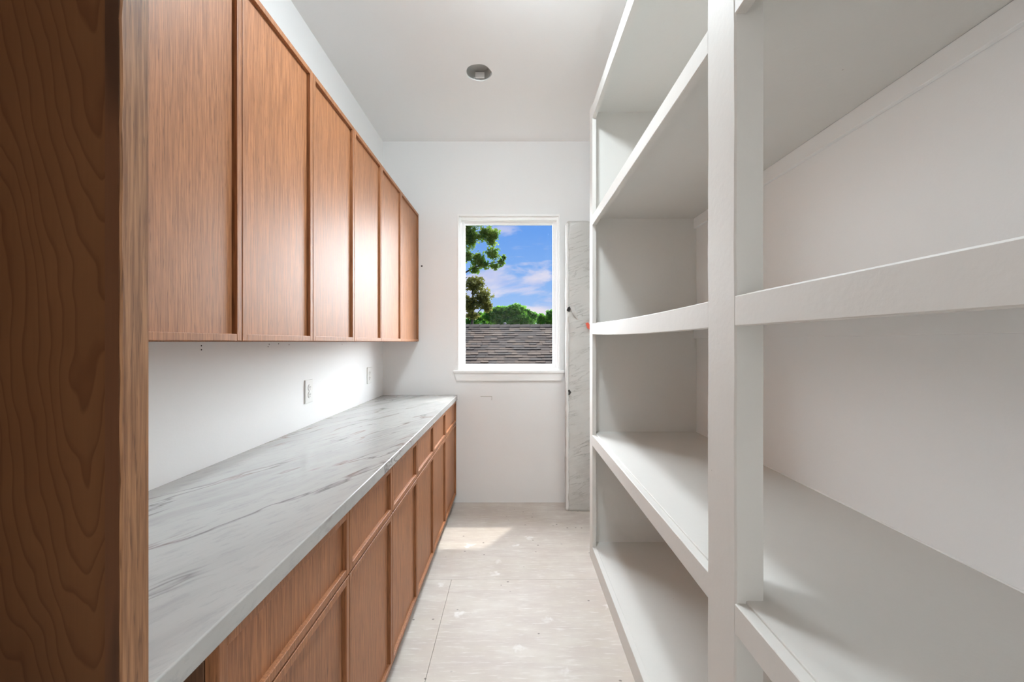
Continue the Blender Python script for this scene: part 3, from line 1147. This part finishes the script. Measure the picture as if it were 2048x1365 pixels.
def limb(bm, pts, r0, r1, n=7):
    prev = None
    for i, p in enumerate(pts):
        r = r0 + (r1 - r0) * i / (len(pts) - 1)
        p = Vector(p)
        dr = (Vector(pts[min(i + 1, len(pts) - 1)]) - Vector(pts[max(i - 1, 0)])).normalized()
        ux = dr.orthogonal().normalized()
        uy = dr.cross(ux)
        ring = [bm.verts.new(p + ux * r * math.cos(2 * math.pi * k / n) + uy * r * math.sin(2 * math.pi * k / n)) for k in range(n)]
        if prev:
            for q in range(n):
                bm.faces.new((prev[q], prev[(q + 1) % n], ring[(q + 1) % n], ring[q]))
        prev = ring


def tpx(x, y, d):
    return ((x - 1027) * d / 800, d, EYE - (y - 684) * d / 800)


# tall broadleaf on the left
TD = 17.0
t1 = thing('broadleaf_tree', 'tall leafy tree filling the left side of the window view', 'tree', (-2.6, TD, GZ))
upper = []
for (px, py, rx, rz, n) in ((940, 475, 26, 34, 520), (975, 468, 24, 18, 330), (985, 508, 18, 17, 190), (1003, 525, 9, 9, 70), (955, 520, 22, 18, 230),
                            (925, 440, 45, 40, 700), (965, 432, 30, 22, 320), (900, 500, 30, 40, 500), (983, 483, 14, 12, 120), (935, 512, 14, 16, 130), (990, 470, 10, 12, 80),
                            (968, 530, 16, 12, 110), (990, 533, 12, 9, 70), (950, 540, 14, 10, 80), (1008, 515, 6, 8, 30), (860, 430, 50, 60, 900), (880, 560, 40, 50, 700)):
    c = tpx(px, py, TD)
    upper.append((c, (rx * TD / 800, rx * TD / 800 * 0.9, rz * TD / 800), n))
upper = [(c, r, int(n * 2.6)) for c, r, n in upper]
V, F = leaves(upper, 0.062, 3, 0.2)
leaf_object('crown', V, F, M['leaf'], t1)
bm = bmesh.new()
base = (-2.95, TD, GZ)
limb(bm, [base, (-2.9, TD, 0.0), (-2.75, TD, 3.0), (-2.6, TD, 6.5)], 0.2, 0.07)
for (ex, ey) in ((975, 470), (1003, 522), (965, 510), (940, 455)):
    e = tpx(ex, ey, TD)
    limb(bm, [(-2.78, TD, 2.6 + (684 - ey) * 0.008), ((e[0] - 2.7) / 2, TD, e[2] - 0.25), e], 0.05, 0.012, 5)
finish('trunk', bm, M['bark'], t1)
# smaller olive tree below it
t2 = thing('olive_toned_tree', 'smaller olive-green tree below the tall one, just behind the ridge', 'tree', (-1.9, TD - 1.2, GZ))
D2 = TD - 1.2
low = []
for (px, py, rx, rz, n) in ((950, 570, 24, 20, 520), (965, 598, 24, 24, 520), (940, 610, 22, 26, 420), (975, 615, 13, 14, 150), (915, 590, 30, 34, 500), (945, 632, 20, 10, 160)):
    c = tpx(px, py, D2)
    low.append((c, (rx * D2 / 800, rx * D2 / 800, rz * D2 / 800), n))
low = [(c, r, int(n * 2.2)) for c, r, n in low]
V, F = leaves(low, 0.055, 8, 0.15)
leaf_object('crown', V, F, M['leaf_olive'], t2)
bm = bmesh.new()
e = tpx(944, 560, D2)
b0 = tpx(944, 650, D2)
limb(bm, [(b0[0], D2, GZ), b0, ((b0[0] + e[0]) / 2 + 0.05, D2, (b0[2] + e[2]) / 2), e], 0.07, 0.02)
for (ex, ey, s) in ((970, 592, 625), (925, 600, 632), (968, 612, 640)):
    q = tpx(ex, ey, D2)
    k = tpx(944, s, D2)
    limb(bm, [k, ((q[0] + k[0]) / 2, D2, (q[2] + k[2]) / 2), q], 0.03, 0.012, 5)
finish('trunk', bm, M['bark'], t2)

# rounded trees beyond the roof
far_trees = [((1022, 640, 34), 56, 27, 2600, 'broad rounded green tree in the middle beyond the roof ridge'),
             ((965, 650, 44), 40, 24, 1500, 'rounded green tree beyond the ridge, left of the broad one'),
             ((1099, 650, 30), 26, 25, 1500, 'rounded green tree beyond the ridge, right of the broad one'),
             ((880, 650, 32), 50, 32, 1200, 'rounded green tree beyond the ridge, far left behind the wall'),
             ((1168, 650, 42), 50, 30, 1200, 'rounded green tree beyond the ridge, far right behind the wall')]
for i, ((px, py, d), rx, rz, n, lab) in enumerate(far_trees):
    c = tpx(px, py, d)
    t_ = thing('rounded_tree', lab, 'tree', (c[0], d, GZ), 'rounded trees beyond the roof')
    s = d / 800
    cl = [(c, (rx * s, rx * s * 0.8, rz * s), n)]
    rr = random.Random(30 + i)
    for k in range(9):
        a = rr.uniform(0.15, math.pi - 0.15)
        cc = (c[0] + math.cos(a) * rx * s * 0.8, d - rr.uniform(0.1, 0.9), c[2] + math.sin(a) * rz * s * 0.72)
        q = rr.uniform(0.22, 0.34)
        cl.append((cc, (rx * s * q, rx * s * q, rz * s * q * 1.3), n // 5))
    cl.append(((c[0], d, c[2] - rz * s * 0.8), (rx * s, rx * s * 0.7, rz * s), n // 2))
    cl = [(c_, r_, int(n_ * 2)) for c_, r_, n_ in cl]
    V, F = leaves(cl, 0.12, 50 + i, 0.5)
    leaf_object('crown', V, F, M['leaf_far'], t_)
    bm = bmesh.new()
    limb(bm, [(c[0], d, GZ), (c[0], d, c[2] - rz * s * 0.3), (c[0] + 0.2, d, c[2] + rz * s * 0.4)], 0.25, 0.06)
    finish('trunk', bm, M['bark'], t_)
